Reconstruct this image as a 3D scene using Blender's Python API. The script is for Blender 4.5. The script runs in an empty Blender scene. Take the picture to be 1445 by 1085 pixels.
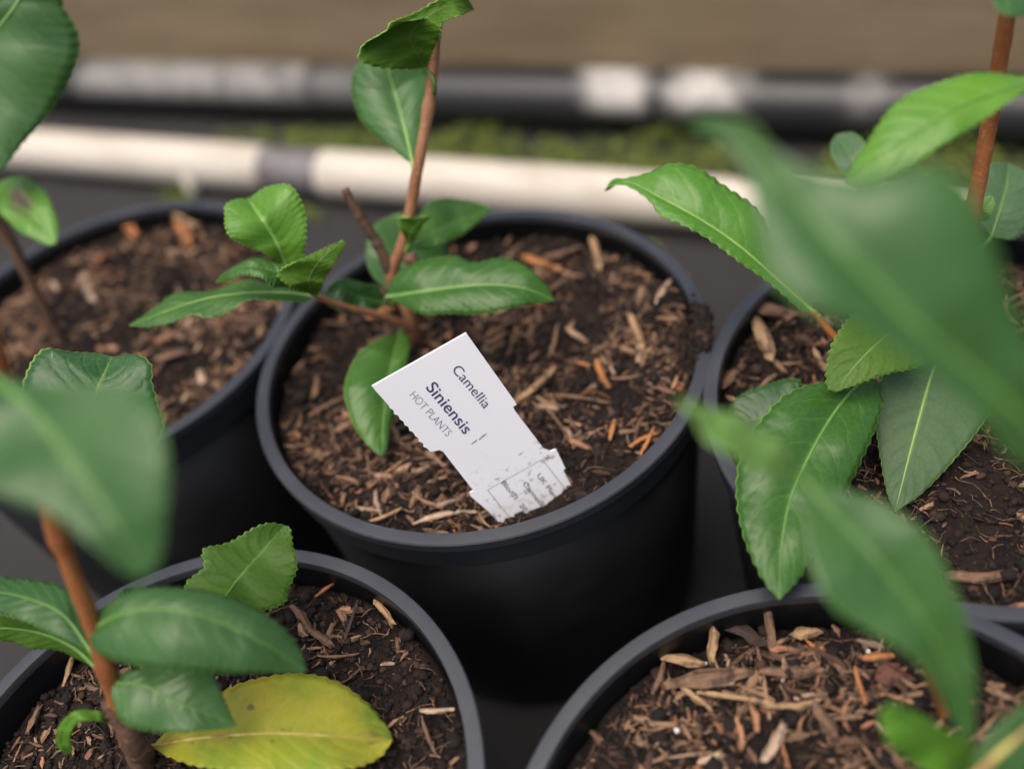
import bpy, bmesh, math, random
from mathutils import Vector, Matrix, noise
R_ = math.radians
sc = bpy.context.scene
C = sc.collection
rnd = random.Random(7)

# ------------------------------------------------------------------ camera
IW, IH, F = 1445.0, 1085.0, 1442.92            # photograph's frame and focal length in its pixels
PITCH, ROLL, CAMZ = R_(45.275), R_(-15.292), 0.25599   # rim plane of the pots is z = 0
cr, sr, cp, sp = math.cos(ROLL), math.sin(ROLL), math.cos(PITCH), math.sin(PITCH)
right, up, fwd = Vector((cr, sp*sr, cp*sr)), Vector((-sr, sp*cr, cp*cr)), Vector((0, cp, -sp))
cam = bpy.data.cameras.new('camera')
camo = bpy.data.objects.new('camera', cam); C.objects.link(camo)
M = Matrix.Identity(4)
for i in range(3):
    M[i][0], M[i][1], M[i][2] = right[i], up[i], -fwd[i]
M[2][3] = CAMZ
camo.matrix_world = M
cam.sensor_width = 36.0; cam.lens = F*36/IW
cam.clip_start = 0.01; cam.clip_end = 100
cam.dof.use_dof = True; cam.dof.focus_distance = 0.309; cam.dof.aperture_fstop = 3.7
cam.dof.aperture_blades = 0
sc.camera = camo

# ------------------------------------------------------------------ light
SUN_EL, SUN_AZ = R_(74), R_(-128)               # high on the left, through cloud
w = bpy.data.worlds.new('World'); sc.world = w; w.use_nodes = True
nt = w.node_tree; bg = nt.nodes['Background']
sky = nt.nodes.new('ShaderNodeTexSky'); sky.sky_type = 'NISHITA'; sky.sun_disc = False
sky.sun_elevation = SUN_EL; sky.sun_rotation = SUN_AZ
sky.dust_density = 6.0; sky.air_density = 1.0; sky.ozone_density = 0.6
nt.links.new(sky.outputs[0], bg.inputs[0]); bg.inputs[1].default_value = 0.11
sun = bpy.data.lights.new('sun', 'SUN'); sun.energy = 1.5; sun.angle = R_(70); sun.color = (1, .93, .83)
suno = bpy.data.objects.new('sun', sun); C.objects.link(suno)
sd = Vector((math.sin(SUN_AZ)*math.cos(SUN_EL), math.cos(SUN_AZ)*math.cos(SUN_EL), math.sin(SUN_EL)))
suno.rotation_euler = sd.to_track_quat('Z', 'Y').to_euler(); suno.location = sd*2
sc.view_settings.view_transform = 'Standard'; sc.view_settings.look = 'None'
sc.view_settings.exposure = 0.78; sc.view_settings.gamma = 1.0
sc.render.engine = 'CYCLES'
try:
    sc.cycles.use_denoising = True
except Exception: pass

# ------------------------------------------------------------------ helpers
def ray(px, py):
    x, y = (px-IW/2)/F, -(py-IH/2)/F
    return right*x + up*y + fwd
def G(px, py, z):                                # the point of the plane at height z seen there
    d = ray(px, py); t = (z-CAMZ)/d.z
    return Vector((d.x*t, d.y*t, z))
def P(px, py, d): return ray(px, py)*d + Vector((0, 0, CAMZ))
def pix(v):
    q = v-Vector((0, 0, CAMZ)); t = q.dot(fwd)
    return q.dot(right)/t*F+IW/2, -q.dot(up)/t*F+IH/2
def tag(o, label, cat, group=None, kind=None):
    if label: o['label'] = label
    if cat: o['category'] = cat
    if group: o['group'] = group
    if kind: o['kind'] = kind
    return o
def empty(name, loc):
    o = bpy.data.objects.new(name, None); C.objects.link(o); o.location = loc; o.empty_display_size = .01
    return o
def link(name, me, mats, parent=None, loc=None, smooth=True):
    o = bpy.data.objects.new(name, me); C.objects.link(o)
    for m in (mats if isinstance(mats, (list, tuple)) else [mats]):
        if m is not None: me.materials.append(m)
    if smooth:
        me.polygons.foreach_set('use_smooth', [True]*len(me.polygons))
    if parent is not None:
        o.parent = parent
        o.matrix_parent_inverse = Matrix.Translation(parent_loc(parent)).inverted()
    if loc is not None: o.location = loc
    return o
def parent_loc(p):
    v = Vector(p.location)
    while p.parent is not None:
        p = p.parent
    return v
def mesh(name, v, f):
    me = bpy.data.meshes.new(name); me.from_pydata([tuple(q) for q in v], [], f); me.update(); return me
def catmull(pts, n):
    """n points equally spaced along a Catmull-Rom curve through pts (tuples of any size)."""
    pts = [Vector(p) for p in pts]
    if len(pts) == 2: pts = [pts[0], (pts[0]+pts[1])/2, pts[1]]
    e = [pts[0]*2-pts[1]] + pts + [pts[-1]*2-pts[-2]]
    dense = []
    for i in range(1, len(e)-2):
        a, b, c, d = e[i-1], e[i], e[i+1], e[i+2]
        for k in range(16):
            t = k/16
            dense.append(.5*((2*b)+(c-a)*t+(2*a-5*b+4*c-d)*t*t+(3*b-a-3*c+d)*t**3))
    dense.append(e[-2])
    L = [0]
    for i in range(1, len(dense)): L.append(L[-1]+(dense[i]-dense[i-1]).length)
    out = []; j = 0
    for k in range(n):
        s = L[-1]*k/(n-1)
        while j < len(L)-2 and L[j+1] < s: j += 1
        h = L[j+1]-L[j]
        out.append(dense[j].lerp(dense[j+1], 0 if h < 1e-12 else min(1, (s-L[j])/h)))
    return out
def tube_geo(path, rad, sides=8, cap=True, wob=0.0, seed=0):
    """verts, faces of a tube along path with radius rad(t)."""
    v, f = [], []; n = len(path); nrm = None
    for i, p in enumerate(path):
        t = (path[min(i+1, n-1)]-path[max(i-1, 0)]).normalized()
        if nrm is None:
            nrm = t.orthogonal().normalized()
        nrm = (nrm-t*nrm.dot(t)).normalized(); b = t.cross(nrm)
        r = rad(i/(n-1))
        for k in range(sides):
            a = 2*math.pi*k/sides
            rr = r*(1+wob*noise.noise((p*900)+Vector((seed, k*1.7, 0)))) if wob else r
            v.append(p+(nrm*math.cos(a)+b*math.sin(a))*rr)
    for i in range(n-1):
        for k in range(sides):
            k2 = (k+1) % sides
            f.append((i*sides+k, i*sides+k2, (i+1)*sides+k2, (i+1)*sides+k))
    if cap:
        f.append(tuple(reversed(range(sides)))); f.append(tuple((n-1)*sides+k for k in range(sides)))
    return v, f
def lathe(prof, seg, closed=False):
    v, f = [], []; n = len(prof)
    for i in range(seg):
        a = 2*math.pi*i/seg
        for r, z in prof: v.append((r*math.cos(a), r*math.sin(a), z))
    m = n if closed else n-1
    for i in range(seg):
        j = (i+1) % seg
        for k in range(m):
            k2 = (k+1) % n
            f.append((i*n+k, j*n+k, j*n+k2, i*n+k2))
    return v, f

# ------------------------------------------------------------------ materials
class NT:
    def __init__(s, name):
        s.m = bpy.data.materials.new(name); s.m.use_nodes = True
        s.t = s.m.node_tree; s.b = s.t.nodes['Principled BSDF']; s.out = s.t.nodes['Material Output']
    def n(s, typ, **kw):
        x = s.t.nodes.new(typ)
        for k, v in kw.items():
            if k.startswith('i_'):
                k = k[2:]; x.inputs[int(k) if k.isdigit() else k].default_value = v
            else: setattr(x, k, v)
        return x
    def l(s, a, b): s.t.links.new(a, b)
    def math(s, op, a, b=None, clamp=False):
        x = s.n('ShaderNodeMath', operation=op, use_clamp=clamp)
        for i, q in enumerate((a, b)):
            if q is None: continue
            if isinstance(q, (int, float)): x.inputs[i].default_value = q
            else: s.l(q, x.inputs[i])
        return x.outputs[0]
    def smooth(s, x, a, b):
        q = s.n('ShaderNodeMapRange', interpolation_type='SMOOTHSTEP', i_1=a, i_2=b); s.l(x, q.inputs[0]); return q.outputs[0]
    def mix(s, f, a, b):
        q = s.n('ShaderNodeMix', data_type='RGBA')
        for i, x in ((0, f), (6, a), (7, b)):
            if isinstance(x, (int, float)): q.inputs[i].default_value = x
            elif isinstance(x, tuple): q.inputs[i].default_value = (*x, 1)
            else: s.l(x, q.inputs[i])
        return q.outputs[2]
    def noise(s, vec, scale, detail=4, rough=.55, out=0):
        q = s.n('ShaderNodeTexNoise', i_Scale=scale, i_Detail=detail, i_Roughness=rough)
        if vec is not None: s.l(vec, q.inputs['Vector'])
        return q.outputs[out]
    def obj(s): return s.n('ShaderNodeTexCoord').outputs['Object']
    def ramp(s, x, stops, interp='LINEAR'):
        q = s.n('ShaderNodeValToRGB'); e = q.color_ramp; e.interpolation = interp
        while len(e.elements) < len(stops): e.elements.new(.5)
        for el, (p, c) in zip(e.elements, stops): el.position = p; el.color = (*c, 1)
        s.l(x, q.inputs[0]); return q.outputs[0]
    def bump(s, h, strength, dist):
        q = s.n('ShaderNodeBump', i_Strength=strength, i_Distance=dist); s.l(h, q.inputs['Height']); s.l(q.outputs[0], s.b.inputs['Normal']); return q
    def set(s, **kw):
        for k, v in kw.items(): s.b.inputs[k.replace('_', ' ')].default_value = v

def leaf_mat(name, col, col2, vein, under=False, rough=.38, transl=.22, spots=None, scratch=False):
    m = NT(name)
    uv = m.n('ShaderNodeUVMap', uv_map='UVMap').outputs[0]
    s = m.n('ShaderNodeSeparateXYZ'); m.l(uv, s.inputs[0]); u, v = s.outputs[0], s.outputs[1]
    au = m.math('ABSOLUTE', m.math('SUBTRACT', m.math('MULTIPLY', u, 2), 1))
    tc = m.n('ShaderNodeTexCoord').outputs['Object']
    wob = m.math('MULTIPLY', m.math('SUBTRACT', m.noise(tc, 60, 2), .5), .9)
    side = m.math('MULTIPLY', m.math('GREATER_THAN', u, .5), .45)
    q = m.math('ADD', m.math('ADD', m.math('SUBTRACT', m.math('MULTIPLY', v, 9.5), m.math('MULTIPLY', m.math('POWER', au, 1.3), 2.1)), wob), side)
    dist = m.math('ABSOLUTE', m.math('SUBTRACT', m.math('FRACT', q), .5))      # 0 on a lateral vein
    fade = m.math('SUBTRACT', 1.0, m.smooth(au, .55, .92))
    lat = m.math('MULTIPLY', m.math('SUBTRACT', 1, m.smooth(dist, .0, .055)), fade)
    valley = m.math('MULTIPLY', m.smooth(dist, .0, .30), 1.0)
    midv = m.math('SUBTRACT', 1, m.smooth(au, .015, .06))
    vor = m.n('ShaderNodeTexVoronoi', feature='DISTANCE_TO_EDGE', i_Scale=420.0); m.l(tc, vor.inputs['Vector'])
    ret = m.smooth(vor.outputs['Distance'], .0, .12)
    big = m.noise(tc, 45, 3)
    inf = m.n('ShaderNodeObjectInfo').outputs['Random']
    base = m.mix(m.smooth(m.math('ADD', big, m.math('MULTIPLY', m.math('SUBTRACT', inf, .5), .35)), .3, .72), col, col2)
    base = m.mix(m.math('MULTIPLY', ret, -.12) if False else m.math('MULTIPLY', m.math('SUBTRACT', 1, ret), .10 if not under else .2), base, vein if not under else tuple(c*.45 for c in col))
    base = m.mix(m.math('MULTIPLY', lat, .22), base, vein if not under else tuple(c*.5 for c in col))
    base = m.mix(m.math('MULTIPLY', midv, .45), base, vein)
    base = m.mix(m.math('MULTIPLY', m.smooth(au, .955, 1.0), .55), base, tuple(min(1, c*1.7) for c in vein))
    if spots:
        for (su, sv, rad, scol) in spots:
            du = m.math('MULTIPLY', m.math('SUBTRACT', u, su), .55); dv = m.math('SUBTRACT', v, sv)
            dd = m.math('SQRT', m.math('ADD', m.math('MULTIPLY', du, du), m.math('MULTIPLY', dv, dv)))
            dd = m.math('ADD', dd, m.math('MULTIPLY', m.math('SUBTRACT', m.noise(tc, 220, 3), .5), rad*1.1))
            base = m.mix(m.math('SUBTRACT', 1, m.smooth(dd, rad*(.55 if rad < .05 else -.4), rad)), base, scol)
    if name == 'leaf_yellow_top':
        base = m.mix(m.math('MULTIPLY', m.smooth(m.noise(tc, 330, 5, .7), .56, .74), .6), base, (.17, .12, .025))
        base = m.mix(m.math('MULTIPLY', m.smooth(m.noise(tc, 90, 4, .6), .52, .7), .55), base, (.22, .26, .02))
    rg = m.math('ADD', m.math('MULTIPLY', m.noise(tc, 300, 3), .12), rough-.09)
    if scratch:
        mp = m.n('ShaderNodeMapping'); mp.inputs['Scale'].default_value = (900, 90, 500); mp.inputs['Rotation'].default_value = (.4, .3, .7); m.l(tc, mp.inputs[0])
        sc_ = m.smooth(m.noise(mp.outputs[0], 1, 3), .66, .74)
        base = m.mix(m.math('MULTIPLY', sc_, .35), base, (.35, .42, .36)); 
    m.l(base, m.b.inputs['Base Color']); m.l(rg, m.b.inputs['Roughness'])
    m.b.inputs['Specular IOR Level'].default_value = .42 if not under else .25
    hgt = m.math('ADD', m.math('MULTIPLY', valley, .9), m.math('ADD', m.math('MULTIPLY', ret, .12), m.math('MULTIPLY', m.noise(tc, 160, 3), .15)))
    if under: hgt = m.math('MULTIPLY', hgt, -1)
    m.bump(hgt, .30, .00035)
    tr = m.n('ShaderNodeBsdfTranslucent'); m.l(base, tr.inputs[0])
    mx = m.n('ShaderNodeMixShader', i_0=transl); m.l(m.b.outputs[0], mx.inputs[1]); m.l(tr.outputs[0], mx.inputs[2]); m.l(mx.outputs[0], m.out.inputs[0])
    return m.m
def simple(name, col, col2, scale, rough, bumpd=0, spec=.5, bscale=None, lo=.35, hi=.65):
    m = NT(name); tc = m.obj()
    m.l(m.mix(m.smooth(m.noise(tc, scale), lo, hi), col, col2), m.b.inputs['Base Color'])
    m.set(Roughness=rough); m.b.inputs['Specular IOR Level'].default_value = spec
    if bumpd: m.bump(m.noise(tc, bscale or scale*2, 6, .6), .8, bumpd)
    return m.m

V0 = (.30, .48, .14)
UND = (.10, .21, .035)
LM = {
 'bright': (leaf_mat('leaf_bright_top', (.070, .205, .018), (.115, .27, .024), (.24, .42, .09)), leaf_mat('leaf_bright_under', (.075, .17, .014), (.10, .205, .02), (.15, .27, .05), True, .5, .3)),
 'mid':    (leaf_mat('leaf_mid_top', (.036, .112, .015), (.060, .160, .020), (.17, .32, .07)), leaf_mat('leaf_mid_under', (.062, .14, .014), (.085, .175, .022), (.15, .28, .05), True, .5, .3)),
 'dark':   (leaf_mat('leaf_dark_top', (.020, .070, .015), (.036, .105, .022), (.12, .23, .055), scratch=False), leaf_mat('leaf_dark_under', (.07, .135, .035), (.09, .16, .05), (.17, .30, .07), True, .5, .25)),
 'worn':   (leaf_mat('leaf_worn_top', (.022, .085, .024), (.036, .11, .032), (.26, .36, .07), scratch=True), leaf_mat('leaf_worn_under', (.07, .14, .03), (.09, .17, .04), (.2, .33, .08), True)),
 'teal':   (leaf_mat('leaf_teal_top', (.038, .108, .026), (.057, .145, .035), (.13, .26, .065), rough=.36), leaf_mat('leaf_teal_under', (.09, .18, .05), (.11, .21, .06), (.2, .35, .09), True)),
 'pale':   (leaf_mat('leaf_pale_top', (.14, .30, .06), (.19, .36, .09), (.33, .5, .16)), leaf_mat('leaf_pale_under', (.15, .30, .06), (.19, .34, .08), (.3, .48, .13), True)),
 'dull':   (leaf_mat('leaf_dull_top', (.05, .11, .045), (.075, .145, .06), (.2, .36, .08), rough=.5), leaf_mat('leaf_dull_under', (.062, .118, .05), (.085, .15, .062), (.21, .38, .06), True, .55, .2)),
 'yellow': (leaf_mat('leaf_yellow_top', (.50, .39, .028), (.33, .33, .022), (.52, .43, .10), rough=.45, transl=.2,
             spots=[(.40, .92, .075, (.11, .035, .02)), (.5, .975, .05, (.12, .05, .02)), (.62, .90, .05, (.14, .06, .02)), (.25, .97, .16, (.13, .22, .02)), (.5, .03, .13, (.40, .17, .05)), (.52, .33, .02, (.2, .09, .03)), (.28, .42, .02, (.22, .14, .03)), (.6, .5, .014, (.2, .09, .02)), (.92, .3, .30, (.15, .25, .018)), (.95, .65, .34, (.15, .26, .018)), (.75, .5, .20, (.30, .36, .02)), (.10, .9, .22, (.12, .22, .02)), (.5, 1.0, .14, (.14, .2, .02)), (.08, .6, .12, (.26, .33, .02)), (.3, .3, .10, (.5, .40, .05)), (.35, .16, .02, (.28, .13, .03))]),
            leaf_mat('leaf_yellow_under', (.40, .36, .05), (.24, .27, .04), (.5, .45, .12), True)),
 'blight': (leaf_mat('leaf_blight_top', (.10, .26, .03), (.14, .31, .04), (.26, .42, .10), spots=[(.40, .40, .30, (.07, .03, .022)), (.40, .36, .14, (.16, .09, .06))]), leaf_mat('leaf_blight_under', (.10, .22, .03), (.13, .26, .04), (.25, .4, .1), True)),
}
def rib_mat(name, c1, c2): return simple(name, c1, c2, 120, .45)
RM = {'green': rib_mat('midrib_green', (.085, .20, .035), (.12, .25, .05)), 'pale': rib_mat('midrib_pale', (.19, .34, .08), (.25, .40, .11)),
      'yellow': rib_mat('midrib_yellow', (.50, .45, .12), (.28, .14, .05)), 'dark': rib_mat('midrib_dark', (.055, .125, .022), (.08, .165, .03))}

def bark(name, a, b, c, rough=.6):
    m = NT(name); tc = m.obj()
    mp = m.n('ShaderNodeMapping'); mp.inputs['Scale'].default_value = (1, 1, .35); m.l(tc, mp.inputs[0])
    n1 = m.noise(mp.outputs[0], 130, 5); n2 = m.noise(tc, 900, 4)
    col = m.mix(m.smooth(n1, .35, .65), a, b); col = m.mix(m.math('MULTIPLY', m.smooth(n2, .56, .7), .7), col, c)
    m.l(col, m.b.inputs['Base Color']); m.set(Roughness=rough); m.bump(m.math('ADD', n1, m.math('MULTIPLY', n2, .5)), .7, .0006)
    return m.m
BK = {'red': bark('stem_red_brown', (.22, .085, .035), (.32, .15, .07), (.42, .28, .17)),
      'dark': bark('stem_dark_brown', (.055, .028, .018), (.11, .055, .03), (.2, .13, .08), .75),
      'orange': bark('stem_orange_brown', (.20, .062, .015), (.29, .10, .025), (.32, .17, .08))}

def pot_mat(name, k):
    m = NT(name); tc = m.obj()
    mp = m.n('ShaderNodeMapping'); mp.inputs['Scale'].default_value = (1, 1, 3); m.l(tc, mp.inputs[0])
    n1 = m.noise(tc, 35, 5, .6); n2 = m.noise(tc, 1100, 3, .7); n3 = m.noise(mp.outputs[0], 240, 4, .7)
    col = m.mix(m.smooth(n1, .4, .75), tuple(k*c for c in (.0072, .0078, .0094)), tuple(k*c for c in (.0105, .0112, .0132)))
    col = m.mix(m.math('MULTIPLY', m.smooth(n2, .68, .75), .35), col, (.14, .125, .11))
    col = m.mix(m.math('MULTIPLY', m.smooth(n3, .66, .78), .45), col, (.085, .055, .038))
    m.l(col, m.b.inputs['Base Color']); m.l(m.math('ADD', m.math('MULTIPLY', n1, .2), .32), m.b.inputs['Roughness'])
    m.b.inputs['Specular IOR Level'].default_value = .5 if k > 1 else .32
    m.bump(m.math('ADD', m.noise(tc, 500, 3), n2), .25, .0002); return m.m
POT = pot_mat('pot_black_plastic', .55); RIM = pot_mat('pot_rim_skylit_scuffed_plastic', 4.2)  # rim copy is paler: sky light on the lip painted in, besides scuffing
def soil_mat():
    m = NT('compost_dark'); tc = m.obj()
    n1 = m.noise(tc, 70, 6, .65); n2 = m.noise(tc, 700, 5, .7)
    col = m.mix(m.smooth(n1, .35, .7), (.008, .0055, .0045), (.026, .0145, .010)); col = m.mix(m.smooth(n2, .56, .75), col, (.055, .032, .021))
    m.l(col, m.b.inputs['Base Color']); m.set(Roughness=.9); m.b.inputs['Specular IOR Level'].default_value = .25
    m.bump(m.math('ADD', n1, n2), 1, .0015); return m.m
SOIL = soil_mat()
def crumb_mat():
    m = NT('compost_crumb'); g = m.n('ShaderNodeNewGeometry').outputs['Random Per Island']; tc = m.obj()
    col = m.ramp(g, [(0, (.007, .005, .0045)), (.5, (.015, .0095, .0075)), (.82, (.034, .019, .013)), (1, (.09, .048, .03))])
    m.l(m.mix(m.math('MULTIPLY', m.noise(tc, 1200, 3), .5), col, (.012, .008, .007)), m.b.inputs['Base Color'])
    m.set(Roughness=.85); m.b.inputs['Specular IOR Level'].default_value = .3; m.bump(m.noise(tc, 1600, 4), .8, .0006); return m.m
CRUMB = crumb_mat()
WOOD = [(0, (.07, .038, .026)), (.12, (.13, .070, .044)), (.28, (.23, .135, .078)), (.5, (.31, .19, .11)), (.66, (.24, .118, .062)), (.78, (.40, .265, .165)), (.88, (.43, .165, .065)), (.95, (.52, .36, .25)), (1, (.07, .038, .028))]
def wood_mat(name, island, tint=None):
    m = NT(name); tc = m.obj()
    g = m.n('ShaderNodeNewGeometry').outputs['Random Per Island'] if island else m.n('ShaderNodeObjectInfo').outputs['Random']
    col = m.ramp(g, WOOD if not island else [(p_, tuple(c*.72 for c in q_)) for p_, q_ in WOOD]) if tint is None else m.mix(m.smooth(m.noise(tc, 200), .3, .7), tint[0], tint[1])
    mp = m.n('ShaderNodeMapping'); mp.inputs['Scale'].default_value = (90, 900, 900) if not island else (500, 500, 500); m.l(tc, mp.inputs[0])
    n1 = m.noise(mp.outputs[0], 1, 4, .65); n2 = m.noise(tc, 260, 4, .6)
    col = m.mix(m.math('MULTIPLY', m.smooth(n1, .42, .68), .7), col, (.04, .021, .013))
    col = m.mix(m.math('MULTIPLY', m.smooth(n2, .44, .70), .78), col, (.022, .013, .010))
    m.l(col, m.b.inputs['Base Color']); m.set(Roughness=.78); m.b.inputs['Specular IOR Level'].default_value = .3
    m.bump(m.math('ADD', m.math('MULTIPLY', n1, 1.2), n2), .9, .0005); return m.m
CHIP = wood_mat('wood_chip_mixed', False); SPLIN = wood_mat('splinter_mixed', True)
CH = {'dark': wood_mat('wood_chip_dark', False, ((.035, .025, .023), (.06, .042, .036))), 'tan': wood_mat('wood_chip_tan', False, ((.36, .22, .11), (.46, .30, .16))),
      'orange': wood_mat('wood_chip_orange', False, ((.42, .155, .05), (.50, .22, .08))), 'pale': wood_mat('wood_chip_pale', False, ((.44, .30, .20), (.56, .41, .29))),
      'brown': wood_mat('wood_chip_brown', False, ((.15, .085, .05), (.24, .14, .085))), 'rust': wood_mat('wood_chip_rust', False, ((.13, .05, .03), (.18, .075, .045)))}
PERL = simple('perlite_white', (.72, .72, .70), (.8, .8, .78), 400, .8)

# ------------------------------------------------------------------ ground, wall and pipes
GZ = -0.145
def fabric():
    m = NT('ground_fabric'); tc = m.obj()
    n1 = m.noise(tc, 9, 5); n2 = m.noise(tc, 260, 4, .7)
    wv = m.n('ShaderNodeTexWave', wave_type='BANDS', i_Scale=160.0, i_Distortion=.6); m.l(tc, wv.inputs[0])
    wv2 = m.n('ShaderNodeTexWave', wave_type='BANDS', bands_direction='Y', i_Scale=160.0, i_Distortion=.6); m.l(tc, wv2.inputs[0])
    col = m.mix(m.smooth(n1, .3, .7), (.011, .0105, .0115), (.022, .0195, .0185)); col = m.mix(m.math('MULTIPLY', m.smooth(n2, .6, .72), .5), col, (.08, .065, .05))
    m.l(col, m.b.inputs['Base Color']); m.set(Roughness=.75); m.bump(m.math('ADD', m.math('MULTIPLY', wv.outputs[1], wv2.outputs[1]), n2), .6, .0008); return m.m
N = 60; v = []; f = []
for j in range(N+1):
    for i in range(N+1):
        x, y = -2.5+5*i/N, -2+5*j/N
        v.append((x, y, GZ-.0002+.0015*noise.noise(Vector((x*6, y*6, 0)))-.0015))
for j in range(N):
    for i in range(N):
        a = j*(N+1)+i; f.append((a, a+1, a+N+2, a+N+1))
tag(link('ground', mesh('ground', v, f), fabric()), 'dark grey woven ground fabric under the pots', 'ground', kind='structure')

def axis(pa, pb, z, ext_a, ext_b):
    a, b = G(*pa, z), G(*pb, z); d = (b-a).normalized()
    return a-d*ext_a, b+d*ext_b
WR = .0165
wa, wb = axis((60, 213), (960, 284), GZ+WR, .35, .55)
wd = (wb-wa).normalized()
def along(px, py, a, d, z):                      # distance along an axis of the point seen at a pixel
    return (G(px, py, z)-a).dot(d)
def pipe_mesh(name, L0, L1, r, seg=40, n=2, wall=.0022, bev=.0012):
    prof = [(r-wall, L0), (r-bev*.5, L0), (r, L0+bev)]
    for k in range(1, n): prof.append((r, L0+(L1-L0)*k/n))
    prof += [(r, L1-bev), (r-bev*.5, L1), (r-wall, L1)]
    v, f = lathe(prof, seg, True)
    v = [(z, x, y) for x, y, z in v]
    return mesh(name, v, f)
def orient(o, a, d):
    o.matrix_world = Matrix.Translation(a) @ d.to_track_quat('X', 'Z').to_matrix().to_4x4()
pvc = NT('pipe_white_plastic'); tc = pvc.obj()
mp = pvc.n('ShaderNodeMapping'); mp.inputs['Scale'].default_value = (.25, 1, 1); pvc.l(tc, mp.inputs[0])
cc = pvc.mix(pvc.smooth(pvc.noise(mp.outputs[0], 60, 5), .45, .8), (.53, .48, .41), (.37, .32, .26))
pvc.l(cc, pvc.b.inputs['Base Color']); pvc.set(Roughness=.45)
sleeve = simple('pipe_sleeve_grey', (.10, .09, .095), (.16, .145, .15), 60, .4)
wp = empty('water_pipe', wa)
wp.matrix_world = Matrix.Translation(wa) @ wd.to_track_quat('X', 'Z').to_matrix().to_4x4()
s0, s1, sE = along(381, 235, wa, wd, GZ+WR), along(459, 245, wa, wd, GZ+WR), (wb-wa).length
def under(o, p): o.parent = p; o.matrix_parent_inverse = Matrix.Identity(4)
for nm, a0, a1, r, m_ in (('pipe_section', 0, s0, WR, pvc.m), ('coupling', s0-.0005, s1+.0005, WR*.985, sleeve), ('pipe_section', s1, sE, WR, pvc.m)):
    o = link(nm, pipe_mesh(nm, a0, a1, r, n=24), m_); under(o, wp)
sk = along(268, 262, wa, wd, GZ+.008)
bmv, bmf = lathe([(.0005, -.0163), (.0040, -.0163), (.0043, -.013), (.0040, .0), (.0005, .0)], 14)
o = link('pipe_peg', mesh('pipe_peg', [(sk+x, y-.0155, z) for x, y, z in bmv], bmf), pvc.m); under(o, wp)
tag(wp, 'cream white plastic pipe with a grey coupling lying behind the pots', 'pipe')

BR_ = .0205
ba, bb = axis((250, 122), (1000, 143), GZ+BR_, .5, .7)
bd = (bb-ba).normalized()
bp = NT('pipe_black_plastic'); tc = bp.obj()
sx = bp.n('ShaderNodeSeparateXYZ'); bp.l(tc, sx.inputs[0])
n1 = bp.noise(tc, 55, 5, .6); n2 = bp.noise(tc, 14, 3)
mask = None
for p0, p1, amt in (((95, 110), (415, 125), .5), ((815, 135), (905, 140), 1.0), ((945, 138), (1040, 140), .9), ((430, 120), (560, 125), .18), ((1180, 140), (1250, 140), .3)):
    a0, a1 = along(*p0, ba, bd, GZ+2*BR_), along(*p1, ba, bd, GZ+2*BR_)
    q = bp.math('ADD', sx.outputs[0], bp.math('MULTIPLY', bp.math('SUBTRACT', n2, .5), .06))
    b_ = bp.math('MULTIPLY', bp.math('MULTIPLY', bp.smooth(q, a0-.010, a0+.014), bp.math('SUBTRACT', 1, bp.smooth(q, a1-.012, a1+.010))), amt)
    mask = b_ if mask is None else bp.math('MAXIMUM', mask, b_)
mask = bp.math('MULTIPLY', mask, bp.math('MULTIPLY', bp.smooth(n1, .18, .58), bp.smooth(sx.outputs[2], -.004, .012)))
bp.l(bp.mix(mask, (.016, .016, .018), (.42, .40, .37)), bp.b.inputs['Base Color']); bp.set(Roughness=.42)
o = link('drain_pipe', pipe_mesh('drain_pipe', 0, (bb-ba).length, BR_, 48, 40, .003), bp.m); orient(o, ba, bd)
tag(o, 'thick black drain pipe with dried white paint smears along the wall', 'pipe')

wn = Vector((-bd.y, bd.x, 0)).normalized()
if wn.y < 0: wn = -wn
wl = NT('wall_timber'); tc = wl.obj()
mp = wl.n('ShaderNodeMapping'); mp.inputs['Scale'].default_value = (.35, 1, 1.6); wl.l(tc, mp.inputs[0])
n1 = wl.noise(mp.outputs[0], 30, 5, .6); n2 = wl.noise(tc, 11, 3); n3 = wl.noise(mp.outputs[0], 320, 4)
cc = wl.mix(wl.smooth(n1, .3, .7), (.20, .145, .078), (.26, .195, .115)); cc = wl.mix(wl.math('MULTIPLY', wl.smooth(n2, .5, .75), .5), cc, (.20, .14, .085)); cc = wl.mix(wl.math('MULTIPLY', n3, .2), cc, (.10, .075, .05))
wl.l(cc, wl.b.inputs['Base Color']); wl.set(Roughness=.85); wl.bump(wl.math('ADD', n1, n3), .6, .001)
bm = bmesh.new(); bmesh.ops.create_cube(bm, size=1)
LB = (bb-ba).length
for q in bm.verts: q.co = Vector((q.co.x*LB, q.co.y*.05, q.co.z*.26))
bmesh.ops.bevel(bm, geom=bm.edges[:], offset=.004, segments=2, affect='EDGES')
me = bpy.data.meshes.new('timber_board'); bm.to_mesh(me); bm.free()
o = link('timber_board', me, wl.m, smooth=False)
ctr = (ba+bb)/2+wn*(BR_+.025+.004); ctr.z = GZ+.13-.001
o.matrix_world = Matrix.Translation(ctr) @ bd.to_track_quat('X', 'Z').to_matrix().to_4x4()
tag(o, 'weathered olive brown timber board behind the black drain pipe', 'wall')

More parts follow.
